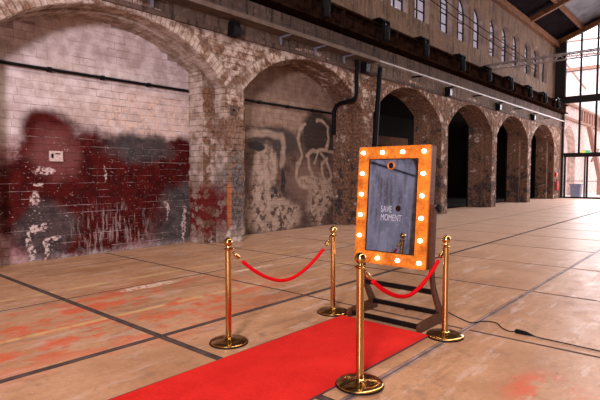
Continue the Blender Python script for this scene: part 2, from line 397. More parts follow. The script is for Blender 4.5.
t = NT('exit_sign_yellow'); t.b.inputs['Emission Color'].default_value = (.95, .80, .12, 1); t.b.inputs['Emission Strength'].default_value = .5; M['exity'] = t.out((.6, .5, .1), .4)

# ------------------------------------------------------------------ brick laying
_u = [(-.5,0,-.5),(.5,0,-.5),(.5,0,.5),(-.5,0,.5),(-.5,.6,-.5),(.5,.6,-.5),(.5,.6,.5),(-.5,.6,.5),(-.475,1,-.45),(.475,1,-.45),(.475,1,.45),(-.475,1,.45)]
_f = [(0,1,5,4),(1,2,6,5),(2,3,7,6),(3,0,4,7),(4,5,9,8),(5,6,10,9),(6,7,11,10),(7,4,8,11),(8,9,10,11)]
UN = np.array(_u, float)
def unit_mesh(mat, k):
    r = np.random.default_rng(k); v = UN.copy(); v[4:, 0] += r.uniform(-.02, .02, 8); v[4:, 2] += r.uniform(-.04, .04, 8); v[8:, 1] += r.uniform(-.2, .1, 4)
    me = bpy.data.meshes.new('brick'); me.from_pydata(v.tolist(), [], _f); me.materials.append(mat)
    bm = bmesh.new(); bm.from_mesh(me); bmesh.ops.recalc_face_normals(bm, faces=bm.faces); bm.to_mesh(me); bm.free()
    return me
class Bricks:
    """collects bricks as (centre, U, N, V, w, h, proud)"""
    def __init__(s): s.L = []
    def put(s, c, U, N, V, w, h, pr): s.L.append((Vector(c), Vector(U), Vector(N), Vector(V), w, h, pr))
    def plane(s, O, U, N, u0, u1, z0, z1, ok, ch=.14, lens=(.29, .29, .185), pr=.014, keep=1.0, j=.014):
        O = Vector(O); U = Vector(U); N = Vector(N); V = Vector((0,0,1))
        z = z0; row = 0
        while z < z1-.04:
            h = min(ch, z1-z); u = u0-(.12 if row % 2 else 0)-random.uniform(0, .05)
            while u < u1:
                w = random.choice(lens); a = max(u, u0); b = min(u+w, u1); u += w
                if b-a < .07: continue
                A, Bb = a, b
                for _ in range(8):
                    if ok(a, b, z, z+h): break
                    # trim the side that collides
                    if ok(a+.03, b, z, z+h) or not ok(a, (a+b)/2, z, z+h): a += .03
                    else: b -= .03
                    if b-a < .07: break
                if b-a < .07 or not ok(a, b, z, z+h): continue
                if random.random() > keep: continue
                p = pr*random.uniform(.65, 1.25)
                s.put(O+U*((a+b)/2)+V*(z+h/2), U, N, V, b-a-j*.7, h-j, p)
            z += ch; row += 1
    def joined(s, L, name, mat, parent):
        nb = len(L)
        if not nb: return None
        C = np.array([l[0] for l in L]); U = np.array([l[1] for l in L]); N = np.array([l[2] for l in L]); V = np.array([l[3] for l in L])
        w = np.array([l[4] for l in L]); h = np.array([l[5] for l in L]); pr = np.array([l[6] for l in L])
        un = UN[None]+np.concatenate([np.zeros((nb, 4, 3)), rng.uniform(-1, 1, (nb, 8, 3))*np.array([.02, .06, .04])], 1)
        v = C[:, None]+U[:, None]*(un[..., 0:1]*w[:, None, None])+N[:, None]*(un[..., 1:2]*pr[:, None, None])+V[:, None]*(un[..., 2:3]*h[:, None, None])
        f = (np.array(_f)[None]+12*np.arange(nb)[:, None, None]).reshape(-1, 4)
        me = bpy.data.meshes.new(name); me.from_pydata(v.reshape(-1, 3).tolist(), [], f.tolist()); me.materials.append(mat)
        bm = bmesh.new(); bm.from_mesh(me); bmesh.ops.recalc_face_normals(bm, faces=bm.faces); bm.to_mesh(me); bm.free()
        o = bpy.data.objects.new(name, me); COL.objects.link(o); o.parent = parent; o['kind'] = 'stuff'
        return o
    def single(s, L, name, mat, parent):
        ms = [unit_mesh(mat, k) for k in range(5)]
        for c, U, N, V, w, h, pr in L:
            o = bpy.data.objects.new(name, random.choice(ms)); COL.objects.link(o); o.parent = parent
            m = Matrix.Identity(4)
            for i in range(3):
                m[i][0] = U[i]*w; m[i][1] = N[i]*pr; m[i][2] = V[i]*h; m[i][3] = c[i]
            o.matrix_local = m
    def emit(s, mat, parent, limit, name='brick', rest='brick_courses'):
        L = sorted(s.L, key=lambda l: (l[0]-Vector((0, 0, 1.55))).length)
        vis = [l for l in L if l[0].x > 2.2]; hid = [l for l in L if l[0].x <= 2.2]
        s.single(vis[:limit], name, mat, parent); s.joined(vis[limit:]+hid, rest, mat, parent)

# ------------------------------------------------------------------ structure: arcade wall
YF, YS, YB, YO = 8.5, 8.85, 9.35, 9.5       # face, step, niche back, back of open arches
WO, RO, AO = 2.45, 3.3, 4.60                 # outer order: half width, radius, apex
WI, RI, AI = 2.10, 3.6, 4.55                 # inner order
CO, CI = AO-RO, AI-RI
SO = CO+math.sqrt(RO**2-WO**2); SI = CI+math.sqrt(RI**2-WI**2)
BAYS = [-6.25, -.75, 4.75, 10.2, 15.7, 21.2, 26.7, 32.2]
NICHE = BAYS[:4]
XE = 36.6                                    # end wall
X0 = -8.8
ZT = 4.65
def zo(dx): return CO+math.sqrt(max(0, RO**2-dx*dx))
def zi(dx): return CI+math.sqrt(max(0, RI**2-dx*dx))
NS = 28
wall = B()
edges = [X0]+[e for c in BAYS for e in (c-WO, c+WO)]+[XE]
for i in range(0, len(edges), 2):
    wall.quad((edges[i], YF, 0), (edges[i+1], YF, 0), (edges[i+1], YF, ZT), (edges[i], YF, ZT))
for c in BAYS:
    yb = YB if c in NICHE else YO
    xs = [c-WO+2*WO*k/NS for k in range(NS+1)]
    for a, b in zip(xs[:-1], xs[1:]):
        wall.quad((a, YF, zo(a-c)), (b, YF, zo(b-c)), (b, YF, ZT), (a, YF, ZT))
        wall.quad((a, YF, zo(a-c)), (b, YF, zo(b-c)), (b, YS, zo(b-c)), (a, YS, zo(a-c)))
    # step face between the orders
    for k in range(NS):
        f0, f1 = k/NS, (k+1)/NS
        def pt(f, w, zz): dx = -w+2*w*f; return (c+dx, YS, zz(dx))
        wall.quad(pt(f0, WI, zi), pt(f1, WI, zi), pt(f1, WO, zo), pt(f0, WO, zo))
        a = pt(f0, WI, zi); b = pt(f1, WI, zi)
        wall.quad(a, b, (b[0], yb, b[2]), (a[0], yb, a[2]))
    for sg in (-1, 1):
        wall.quad((c+sg*WO, YF, 0), (c+sg*WO, YS, 0), (c+sg*WO, YS, SO), (c+sg*WO, YF, SO))
        wall.add([(c+sg*WI, YS, 0), (c+sg*WO, YS, 0), (c+sg*WO, YS, SO), (c+sg*WI, YS, SI)], [(0, 1, 2, 3)])
        wall.quad((c+sg*WI, YS, 0), (c+sg*WI, yb, 0), (c+sg*WI, yb, SI), (c+sg*WI, YS, SI))
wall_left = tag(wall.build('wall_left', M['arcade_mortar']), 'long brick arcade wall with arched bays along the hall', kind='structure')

face = Bricks(); jamb = Bricks(); rings = Bricks(); sof = Bricks()
RT = .27
def okface(a, b, z0, z1):
    for c in BAYS:
        for x in (a, b, (a+b)/2):
            dx = x-c
            if abs(dx) < WO-1e-4 and z0 < SO+.05 and z1 > 0 and z0 < zo(dx): return False
            for z in (z0, z1):
                if abs(dx) < 2.75 and z > SO-.15 and math.hypot(dx, z-CO) < RO+RT and z > CO and abs(math.atan2(dx, z-CO)) < 0.85: return False
    return True
face.plane((0, YF, 0), (1, 0, 0), (0, -1, 0), X0, XE-.5, 0, ZT, okface)
ANG = math.asin(WO/RO)
for c in BAYS:
    n = 54
    for k in range(n):
        a = -ANG+2*ANG*(k+.5)/n; d = Vector((math.sin(a), 0, math.cos(a))); tv = Vector((math.cos(a), 0, -math.sin(a)))
        ctr = Vector((c, YF, CO))
        rings.put(ctr+d*(RO+RT/2), d, (0, -1, 0), tv, RT-.01+random.uniform(-.015, .015), 2*ANG*RO/n-.012, .02*random.uniform(.5, 1.2))
        if c > 0: sof.put(Vector((c, (YF+YS)/2, CO))+d*RO, (0, 1, 0), -d, tv, YS-YF-.012, 2*ANG*RO/n-.012, .012*random.uniform(.5, 1.3))
    if c > 0:
        ai = math.asin(WI/RI); yb = YB if c in NICHE else YO; n2 = 46
        for k in range(n2):
            a = -ai+2*ai*(k+.5)/n2; d = Vector((math.sin(a), 0, math.cos(a))); tv = Vector((math.cos(a), 0, -math.sin(a)))
            for h in range(2):
                y0 = YS+(yb-YS)*h/2; sof.put(Vector((c, y0+(yb-YS)/4, CI))+d*RI, (0, 1, 0), -d, tv, (yb-YS)/2-.012, 2*ai*RI/n2-.012, .012*random.uniform(.5, 1.3))
        for sg in (-1, 1):
            jamb.plane((c+sg*WO, 0, 0), (0, 1, 0), (-sg, 0, 0), YF, YS, 0, SO-.02, lambda *a: True)
            jamb.plane((c+sg*WI, 0, 0), (0, 1, 0), (-sg, 0, 0), YS, yb, 0, SI-.02, lambda *a: True)
            a0, a1 = sorted((c+sg*WI, c+sg*WO))
            jamb.plane((0, YS, 0), (1, 0, 0), (0, -1, 0), a0, a1, 0, SO, lambda *a: True)
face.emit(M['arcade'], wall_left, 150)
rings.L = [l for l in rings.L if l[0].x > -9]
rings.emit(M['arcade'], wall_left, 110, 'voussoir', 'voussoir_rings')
# the two near bays keep their limewash on the reveals
stepb = [l for l in jamb.L if l[0].x < 8.0 and abs(l[2].y) > .5]; near = [l for l in jamb.L+sof.L if l[0].x < 8.0 and l not in stepb]; farb = [l for l in jamb.L+sof.L if l[0].x >= 8.0]
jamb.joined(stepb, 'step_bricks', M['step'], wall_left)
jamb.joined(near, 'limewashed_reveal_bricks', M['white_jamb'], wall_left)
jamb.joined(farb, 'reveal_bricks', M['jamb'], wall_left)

# niche back walls
def okin(c):
    def f(a, b, z0, z1):
        for x in (a, b):
            dx = x-c
            if abs(dx) > WI+.001: return False
            if z1 > zi(dx)+.01: return False
        return True
    return f
for i, c in enumerate(NICHE):
    m, mm = (M['grey_wall'],)*2 if i < 2 else ((M['n1'], M['n1m']) if i == 2 else (M['n2'], M['n2m']))
    b = B(); xs = [c-WI-.01+(2*WI+.02)*k/24 for k in range(25)]
    for a, d in zip(xs[:-1], xs[1:]):
        b.add([(a, YB, -.05), (d, YB, -.05), (d, YB, zi(d-c)+.02), (a, YB, zi(a-c)+.02)], [(0, 1, 2, 3)])
    w = tag(b.build('wall_niche_%d' % (i+1), mm), ['', '', 'niche wall with pale upper brick and dark red and grey paint below', 'brown niche wall with pale graffiti strokes'][i] or 'brick wall of an arched niche', kind='structure')
    br = Bricks(); br.plane((0, YB, 0), (1, 0, 0), (0, -1, 0), c-WI, c+WI, 0, AI, okin(c), pr=.009, j=.010)
    br.emit(m, w, 300 if i == 2 else (120 if i == 3 else 0))

# band of wall above the arches, ledge, upper wall with windows
b = B(); b.box((X0, YF-.06, ZT), (XE, YF+.55, ZT+.10)); 
tag(b.build('trim_1', M['band']), 'projecting string course above the arches', kind='structure')
b = B(); b.box((X0, YF, ZT+.10), (XE, YF+.55, 5.62))
wb = tag(b.build('wall_band_left', M['band']), 'sooty band of wall behind the cable tray', kind='structure')
bb = Bricks(); bb.plane((0, YF, 0), (1, 0, 0), (0, -1, 0), X0, XE-.5, ZT+.11, 5.6, lambda *a: True, pr=.01)
bb.emit(M['band'], wb, 120)

YU, YG, ZU0, ZU1 = 9.0, 9.24, 5.62, 10.3
WINS = [c+d for c in BAYS[3:] for d in (-1.72, 0, 1.72)]
WW, ZS, ZSP = .60, 7.42, 8.72
u = B(); xe = [X0]+[e for c in WINS for e in (c-WW, c+WW)]+[XE]
for i in range(0, len(xe), 2):
    u.quad((xe[i], YU, ZU0), (xe[i+1], YU, ZU0), (xe[i+1], YU, ZU1), (xe[i], YU, ZU1))
def zw(dx): return ZSP+math.sqrt(max(0, WW**2-dx*dx))
rev = []
for c in WINS:
    u.quad((c-WW, YU, ZU0), (c+WW, YU, ZU0), (c+WW, YU, ZS), (c-WW, YU, ZS)); r = B()
    r.quad((c-WW, YU, ZS), (c+WW, YU, ZS), (c+WW, YG+.05, ZS+.08), (c-WW, YG+.05, ZS+.08))
    for sg in (-1, 1): r.quad((c+sg*WW, YU, ZS), (c+sg*WW, YG+.05, ZS), (c+sg*WW, YG+.05, ZSP), (c+sg*WW, YU, ZSP))
    xs = [c-WW*math.cos(math.pi*k/12) for k in range(13)]
    for a, d in zip(xs[:-1], xs[1:]):
        u.quad((a, YU, zw(a-c)), (d, YU, zw(d-c)), (d, YU, ZU1), (a, YU, ZU1))
        r.quad((a, YU, zw(a-c)), (d, YU, zw(d-c)), (d, YG+.05, zw(d-c)), (a, YG+.05, zw(a-c)))
    rev.append(r)
wu = tag(u.build('wall_upper_left', M['upper']), 'stained upper wall with tall round headed windows', kind='structure')
for r in rev: r.build('window_reveal', M['reveal'], wu)
# one window with its frame, bars and panes, then copies
def make_window():
    w = B(); fw = .05
    for sg in (-1, 1): w.box((sg*WW-fw/2, YG-.03, ZS), (sg*WW+fw/2, YG+.03, ZSP))
    w.box((-WW, YG-.03, ZS+.02), (WW, YG+.03, ZS+.09))
    arc = [(-WW*math.cos(math.pi*k/12), YG, ZSP+WW*math.sin(math.pi*k/12)) for k in range(13)]
    w.tube(arc, .03, 4)
    w.sm = False
    fr = w.build('window', M['dark_frame'])
    g = B(); g.box((-.025, YG-.025, ZS), (.025, YG+.025, ZSP+WW)); g.build('glazing_bar', M['dark_frame'], fr)
    zs = [ZS+.05, ZS+.48, ZS+.91, ZSP]
    for z in zs[1:]: g = B(); g.box((-WW, YG-.02, z-.02), (WW, YG+.02, z+.02)); g.build('glazing_bar', M['dark_frame'], fr)
    for sg in (0, 1):
        for a, d in zip(zs[:-1], zs[1:]):
            g = B(); g.box((-WW+.03+sg*WW, YG-.004, a+.02), (-.03+sg*WW, YG+.004, d-.02)); g.build('pane', M['dirty_glass'], fr)
        s2 = -1 if sg == 0 else 1
        poly = [(s2*.03, ZSP+.03)]+[(s2*max(.03, .56*math.cos(q)), ZSP+.03+.52*math.sin(q)) for q in [k*math.pi/16 for k in range(9)]]
        g = B(); g.prism(poly, lambda a, z, sd: (a, YG-.004+.008*sd, z)); g.build('pane', M['dirty_glass'], fr)
    return fr
w0 = make_window()
for k, c in enumerate(WINS):
    o = w0 if k == 0 else copy_tree(w0)
    o.name = 'window_%d' % (k+1); o.location = (c, 0, 0); tag(o, 'tall round headed window high in the upper wall', group='clerestory windows', kind='structure')

# dark store rooms behind the open arches
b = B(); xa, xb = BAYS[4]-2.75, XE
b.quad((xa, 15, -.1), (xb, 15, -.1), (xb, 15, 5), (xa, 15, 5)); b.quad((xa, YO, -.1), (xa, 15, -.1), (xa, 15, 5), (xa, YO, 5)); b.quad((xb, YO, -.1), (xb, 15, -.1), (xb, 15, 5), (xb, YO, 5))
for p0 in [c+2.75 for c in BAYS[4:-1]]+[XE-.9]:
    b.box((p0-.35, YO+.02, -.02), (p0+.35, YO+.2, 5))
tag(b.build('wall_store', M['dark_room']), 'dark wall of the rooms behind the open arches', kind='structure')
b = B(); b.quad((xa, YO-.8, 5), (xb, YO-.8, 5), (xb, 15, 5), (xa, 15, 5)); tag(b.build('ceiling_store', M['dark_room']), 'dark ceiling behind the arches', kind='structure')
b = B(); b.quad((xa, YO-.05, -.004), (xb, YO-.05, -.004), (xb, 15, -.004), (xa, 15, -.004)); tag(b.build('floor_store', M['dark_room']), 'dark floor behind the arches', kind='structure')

# ------------------------------------------------------------------ floor of slabs
GX = [2.62+2.145*k for k in range(-5, 16)]; GX = [-8.8]+[g for g in GX if -8.5 < g < XE-.3]+[XE]
GY = [8.33-2.13*k for k in range(0, 9)]
GY = sorted([9.66]+GY)
b = B(); b.quad((X0, GY[0], -.0045), (XE+.2, GY[0], -.0045), (XE+.2, 9.7, -.0045), (X0, 9.7, -.0045))
floor = tag(b.build('floor', M['joint']), 'worn hall floor of square slabs with dark joints', kind='structure')
sm = bpy.data.meshes.new('slab'); tb = B(); tb.box((-.5, -.5, -1), (.5, .5, 0)); tb.f.pop(0); sm.from_pydata(tb.v, [], tb.f); sm.materials.append(M['floor'])
def gx(v): return .085 if abs(v-2.62) < .05 else (.055 if abs(v-4.765) < .05 else (.06 if v < 10 else .075))
def gy(v): return .09 if abs(v-4.07) < .05 else (.07 if abs(v-1.94) < .05 else (.05 if abs(v-6.2) < .05 else .03))
for i in range(len(GX)-1):
    for j in range(len(GY)-1):
        xa = GX[i]+gx(GX[i])/2; xb = GX[i+1]-gx(GX[i+1])/2; ya = GY[j]+gy(GY[j])/2; yb = GY[j+1]-gy(GY[j+1])/2
        if yb < -7: continue
        o = bpy.data.objects.new('slab', sm); COL.objects.link(o); o.parent = floor
        o.location = ((xa+xb)/2, (ya+yb)/2, random.uniform(-.0005, 0)); o.scale = (xb-xa, yb-ya, .004)
for nm, lo, hi in (('floor_rail', (X0, 1.94-.031, -.02), (XE, 1.94-.008, -.003)), ('floor_rail', (X0, 1.94+.004, -.02), (XE, 1.94+.030, -.001)), ('floor_rail', (X0, 4.07-.010, -.02), (XE, 4.07+.010, -.002)), ('floor_rail', (2.62-.009, -4, -.02), (2.62+.009, 8.4, -.002))):
    b = B(); b.box(lo, hi); b.build(nm, M['railbar'] if abs(lo[1]-1.94) < .1 else M['darkrail'], floor)

# ------------------------------------------------------------------ end wall: steel glazing with doors
def zr(y): return 10.35+.38*(9.1-y)          # underside of roof
YL, YR = 8.42, -8.5                          # extent of glazing
eb = B()
eb.box((XE-.1, YL-.05, 6.75), (XE+.15, 9.4, 10.5)); eb.box((XE-.1, YL-.02, 0), (XE+.15, 8.75, 6.8))
wall_end = tag(eb.build('wall_end', M['dark_frame']), 'dark steel end wall beside the glazing', kind='structure')
b = B(); b.box((XE-.14, YR, 6.32), (XE+.12, YL, 6.76)); b.build('transom_girder', M['dark_frame'], wall_end)
b = B(); b.box((XE-.08, YR, 2.86), (XE+.08, YL, 3.02)); b.build('door_lintel', M['dark_frame'], wall_end)
ys = [YL-.94*k for k in range(18)]
for y in ys[1:]:
    b = B(); b.box((XE-.06, y-.055, 3.0), (XE+.06, y+.055, zr(y) if y > 0 else zr(-y))); b.build('mullion', M['dark_frame'], wall_end)
for z in (8.4,):
    b = B(); b.box((XE-.03, YR, z-.02), (XE+.03, YL, z+.02)); b.build('glazing_bar', M['dark_frame'], wall_end)
for ya, yb in zip(ys[:-1], ys[1:]):
    for za, zb in ((3.03, 6.31), (6.77, 8.37), (8.43, None)):
        g = B(); zt0 = zb or zr(abs(ya)); zt1 = zb or zr(abs(yb))
        g.add([(XE, ya-.055, za), (XE, yb+.055, za), (XE, yb+.055, zt1), (XE, ya-.055, zt0)], [(0, 1, 2, 3)]); g.build('pane', M['glass'], wall_end)
# doors
dl = [8.36, 7.04, 5.72]
for k in range(2):
    ya, yb = dl[k], dl[k+1]
    d = B(); x = XE
    for lo, hi in (((x-.05, ya-.13, 0), (x+.05, ya-.02, 2.86)), ((x-.05, yb+.02, 0), (x+.05, yb+.10, 2.86)), ((x-.05, yb, 0), (x+.05, ya, .10)), ((x-.05, yb, 2.74), (x+.05, ya, 2.86))): d.box(lo, hi)
    do = tag(d.build('door_%d' % (k+1), M['dark_frame']), ['glazed door leaf nearest the arcade wall', 'glazed door leaf beside the middle post'][k], kind='structure')
    g = B(); g.quad((x, ya-.1, .1), (x, yb+.1, .1), (x, yb+.1, 2.75), (x, ya-.1, 2.75)); g.build('pane', M['glass'], do)
    g = B(); g.tube([(x-.12, ya-.14, 1.15), (x-.12, yb+.12, 1.15)], .022, 8); g.build('push_bar', M['steel'], do)
b = B(); b.box((XE-.06, YR, 0), (XE+.06, 5.70, .12)); b.box((XE-.06, 5.6, 0), (XE+.06, 5.72, 2.9)); b.build('sill', M['dark_frame'], wall_end)

# ------------------------------------------------------------------ roof
YC = 0.0
def roof_strip(y0, y1, mat, nm):
    r = B(); r.add([(X0, y0, zr(y0)+.28), (XE, y0, zr(y0)+.28), (XE, y1, zr(y1)+.28), (X0, y1, zr(y1)+.28), (X0, y0, zr(y0)+.38), (XE, y0, zr(y0)+.38), (XE, y1, zr(y1)+.38), (X0, y1, zr(y1)+.38)],
                   [(0,3,2,1),(4,5,6,7),(0,1,5,4),(1,2,6,5),(2,3,7,6),(3,0,4,7)]); return r.build(nm, mat)
ceil = tag(roof_strip(9.6, 7.45, M['roof_dark'], 'ceiling'), 'sloping timber roof over the hall', kind='structure')
o = roof_strip(7.45, 5.2, M['roof_grey'], 'roof_panel'); o.parent = ceil
o = roof_strip(5.2, YC, M['roof_dark'], 'roof_panel'); o.parent = ceil
for y, s in ((7.45, .16), (5.2, .16), (2.8, .16)):
    b = B(); b.box((X0, y-s/2, zr(y)), (XE, y+s/2, zr(y)+.28)); b.build('purlin', M['timber'], ceil)
b = B(); b.box((X0, 8.78, 10.08), (XE, 9.0, 10.42)); b.build('eave_beam', M['timber'], ceil)
for x in (8.2, 13.7, 19.2, 24.7, 30.2, XE-.2):
    b = B(); b.bar((x, 9.0, zr(9.0)-.05), (x, YC, zr(YC)-.05), .2, .26); b.build('rafter', M['timber'], ceil)
b = B(); b.bar((XE+.05, 9.3, zr(9.3)+.14), (XE+.05, 0, zr(0)+.14), .2, .5); b.build('gable_board', M['roof_dark'], ceil)
b = B(); b.bar((24.3, 8.4, 10.32), (24.3, YC, 13.3), .28, .5); b.build('steel_rafter', M['black'], ceil)

# the unseen sides of the hall
b = B(); b.box((X0, -9.3, 0), (XE, -9.0, 10.5)); tag(b.build('wall_right', M['upper']), 'stained wall on the opposite side of the hall', kind='structure')
b = B(); b.box((X0-.3, -9.3, 0), (X0, 9.6, 14.2)); tag(b.build('wall_back', M['upper']), 'stained gable wall behind the camera', kind='structure')
b = B(); b.add([(X0, -9.6, zr(9.6)+.28), (XE, -9.6, zr(9.6)+.28), (XE, 0, zr(0)+.28), (X0, 0, zr(0)+.28)], [(0, 1, 2, 3)]); b.build('roof_panel', M['roof_dark'], ceil)

# ------------------------------------------------------------------ fittings on the arcade wall
g = thing('crane_runway', (0, 0, 0), 'dark rusty crane girder running along the wall below the windows', 'girder')
b = B(); b.box((X0, 8.22, 5.64), (XE-.4, 8.26, 6.08)); b.build('web', M['rust'], g)
b = B(); b.box((X0, 8.08, 6.08), (XE-.4, 8.48, 6.14)); b.build('top_flange', M['rust'], g)
b = B(); b.box((X0, 8.08, 5.58), (XE-.4, 8.48, 5.64)); b.build('bottom_flange', M['rust'], g)
b = B(); b.box((X0, 8.24, 6.14), (XE-.4, 8.32, 6.22)); b.build('crane_rail', M['rust'], g)
b = B(); b.box((X0, 8.4, 5.62), (XE-.4, 9.0, 5.7)); b.build('ledge_plate', M['rust'], g)
s0 = None
for k in range(24):
    x = 1.0+1.45*k
    if s0 is None:
        b = B(); b.box((-.03, 8.1, 5.64), (.03, 8.22, 6.08)); s0 = b.build('stiffener', M['rust'], g); s0.location.x = x
    else:
        o = s0.copy(); COL.objects.link(o); o.location.x = x
def spotlight():
    th = thing('spotlight', (0, 8.0, 5.6), 'x', 'spotlight', 'spotlights clamped to the crane girder')
    b = B(); b.box((-.42, -.05, .56), (.14, .29, .60)); b.build('clamp_plate', M['black'], th)
    for sx in (-.15, .12):
        b = B(); b.box((sx, -.05, .18), (sx+.03, .05, .57)); b.build('yoke_arm', M['black'], th)
    b = B(); b.lathe([(.02, .02), (.11, .03), (.115, .22), (.09, .42), (.06, .46), (.02, .47)], n=16); bo = b.build('lamp_body', M['black'], th)
    b = B(); b.lathe([(.01, .0), (.10, .0), (.10, .025), (.01, .025)], n=16); b.build('lens', M['black'], bo)
    return th
sp0 = spotlight()
LAMPX = [10.1, 13.05, 15.65, 18.75, 21.55, 24.4, 27.4, 30.2, 33.0]
ords = ['first', 'second', 'third', 'fourth', 'fifth', 'sixth', 'seventh', 'eighth', 'ninth']
for k, x in enumerate(LAMPX):
    o = sp0 if k == 0 else copy_tree(sp0); o.location = (x, 7.93, 5.6)
    o['label'] = 'black spotlight clamped to the crane girder, %s from the left' % ords[k]

tr = thing('cable_tray', (0, 0, 0), 'brown metal cable tray on brackets under the crane girder', 'cable tray')
b = B(); b.box((X0, 8.08, 4.97), (12.9, 8.46, 5.0)); b.build('tray_bottom', M['traym'], tr)
b = B(); b.box((X0, 8.06, 4.96), (12.9, 8.08, 5.06)); b.build('tray_lip', M['traym'], tr)
b = B(); b.tube([(X0, 8.2, 5.04), (12.8, 8.2, 5.04)], .035, 8); b.build('cable', M['black'], tr)
b0 = None
for x in (-.1, 1.25, 2.6, 4.0, 5.35, 8.95, 10.3, 11.6):
    if b0 is None:
        b = B(); b.prism([(8.10, 4.97), (8.46, 4.965), (8.44, 4.76), (8.42, 4.76), (8.42, 4.92), (8.10, 4.94)], lambda y, z, sd: (-.03+.06*sd, y, z)); b0 = b.build('bracket', M['bracket'], tr); b0.location.x = x
    else:
        o = b0.copy(); COL.objects.link(o); o.location.x = x
b = B(); b.tube([(12.93, 8.10, 5.01), (35.2, 8.10, 5.01)], .036, 10)
pp = thing('wall_pipe', (12.6, 8.1, 5.01), 'bright metal pipe running along the arcade wall above the arches', 'pipe')
b.build('tube', M['steel'], pp, (12.6, 8.1, 5.01))
for x in (15.7, 18.45, 21.2, 23.95, 26.7, 29.45, 32.2):
    b = B(); b.box((x-.03, 8.08, 4.95), (x+.03, 8.5, 5.0)); b.build('pipe_bracket', M['black'], pp, (12.6, 8.1, 5.01))
def floodlight(x, lab):
    th = thing('floodlight', (x, 8.4, 4.62), lab, 'floodlight', 'floodlights above the piers')
    b = B(); b.prism([(-.12, 0), (.12, 0), (.09, .30), (-.09, .30)], lambda a, z, sd: (a, -.16+.2*sd, z)); b.build('housing', M['black'], th)
    b = B(); b.box((-.09, -.17, .03), (.09, -.158, .26)); b.build('front_glass', M['lens'], th)
    b = B(); b.box((-.03, .0, .2), (.03, .09, .34)); b.build('mount', M['black'], th)
for x, l in ((7.35, 'black floodlight under the tray between the red niche and the graffiti niche'), (12.55, 'black floodlight above the leaning black pole'), (18.4, 'black floodlight under the bright pipe on the pier right of the mirror'), (23.95, 'black floodlight under the bright pipe, second pier from the end glazing'), (29.45, 'black floodlight under the bright pipe on the pier nearest the end glazing')):
    floodlight(x, l)

# pipes in the niches
for k, (xa, xb, lab) in enumerate(((2.70, 6.78, 'thin black pipe across the pale upper part of the red painted niche'), (8.12, 12.1, 'thin black pipe across the graffiti niche'), (-8.3, -4.2, 'thin black pipe in the niche behind the camera'), (-2.8, 1.3, 'thin black pipe in the niche left of the camera'))):
    th = thing('niche_pipe', (xa, 9.28, 3.45), lab, 'pipe')
    b = B(); b.tube([(xa, 9.28, 3.45), (xb, 9.28, 3.45)], .03, 10); b.build('tube', M['black'], th, (xa, 9.28, 3.45))
    for x in ([3.77, 4.77, 5.78] if k == 0 else [xa+.9, xa+2.0, xa+3.1]):
        b = B(); b.box((x-.03, 9.25, 3.41), (x+.03, 9.36, 3.49)); b.build('clamp', M['black'], th, (xa, 9.28, 3.45))
# drain pipe with swan neck and the black pole beside the open arch
b = B(); b.tube([(12.22, 8.42, 4.95), (12.22, 8.42, 3.98), (12.21, 8.44, 3.88), (12.2, 8.52, 3.80), (12.2, 9.0, 3.74), (12.2, 9.15, 3.68), (12.2, 9.24, 3.54), (12.2, 9.25, 3.3), (12.2, 9.25, 2.8)], .062, 10)
tag(b.build('drain_pipe', M['black'], None, (12.22, 8.42, 4.95)), 'dark bent drain pipe at the right edge of the graffiti niche', 'pipe')
b = B(); b.tube([(13.42, 8.36, 4.93), (13.02, 8.3, 2.3), (12.72, 8.25, .02)], [.075, .085, .085], 10)
tag(b.build('black_pole', M['black'], None, (12.72, 8.25, .02)), 'black pole leaning on the pier behind the mirror', 'pole')
# small plates on the wall
th = thing('wall_plaque', (3.86, 9.33, 1.80), 'pale rectangular plaque on the dark red painted wall', 'plaque')
b = B(); b.box((-.12, -.03, -.0), (.12, .0, .19)); b.build('plate', M['plaque'], th)
b = B(); b.box((-.09, -.034, .06), (-.05, -.029, .14)); b.box((-.02, -.034, .13), (.07, -.029, .15)); b.build('marking', M['black'], th)
th = thing('anchor_plate', (7.42, 8.48, 2.9), 'small dark iron anchor plate on the near pier', 'plate')
b = B(); b.box((-.09, -.02, 0), (.09, 0, .22)); b.build('plate', M['band'], th)
b = B(); b.lathe([(.01, 0), (.03, 0), (.03, .03), (.01, .03)], n=8, M=Matrix.Rotation(math.radians(90), 3, 'X'), c=(0, -.0, .11)); b.build('bolt', M['black'], th)

# overhead truss and cables
X_T = 22.3
tu = thing('stage_truss', (X_T, 8.4, 6.2), 'aluminium lattice truss spanning across the hall from the crane girder', 'truss')
for dx, z in ((-.14, 6.46), (.14, 6.46), (0, 6.24)):
    b = B(); b.tube([(X_T+dx, 8.45, z), (X_T+dx, -7, z)], .028, 8); b.build('chord', M['steel'], tu, (X_T, 8.4, 6.2))
b = B()
for k in range(40):
    y0 = 8.4-.38*k
    for dx in (-.14, .14): b.tube([(X_T+dx, y0, 6.46), (X_T, y0-.19, 6.24), (X_T+dx, y0-.38, 6.46)], .013, 5)
b.build('lacing', M['steel'], tu, (X_T, 8.4, 6.2))
for k, (z0, z1, lab) in enumerate(((8.75, 7.9, 'upper thin cable strung in front of the upper windows'), (8.35, 7.6, 'lower thin cable strung in front of the upper windows'))):
    pts = [(13+1.5*i, 8.6, z0+(z1-z0)*i/12-.12*math.sin(math.pi*i/12)) for i in range(13)]
    b = B(); b.tube(pts, .018, 6); tag(b.build('overhead_cable', M['rust'], None, pts[0]), lab, 'cable')

b = B(); b.box((16.6, 12.4, 2.95), (22.6, 12.7, 3.4)); tag(b.build('store_beam', M['timber'], None, (19.6, 12.5, 3.0)), 'dim brown beam in the dark room behind the mirror', 'beam')
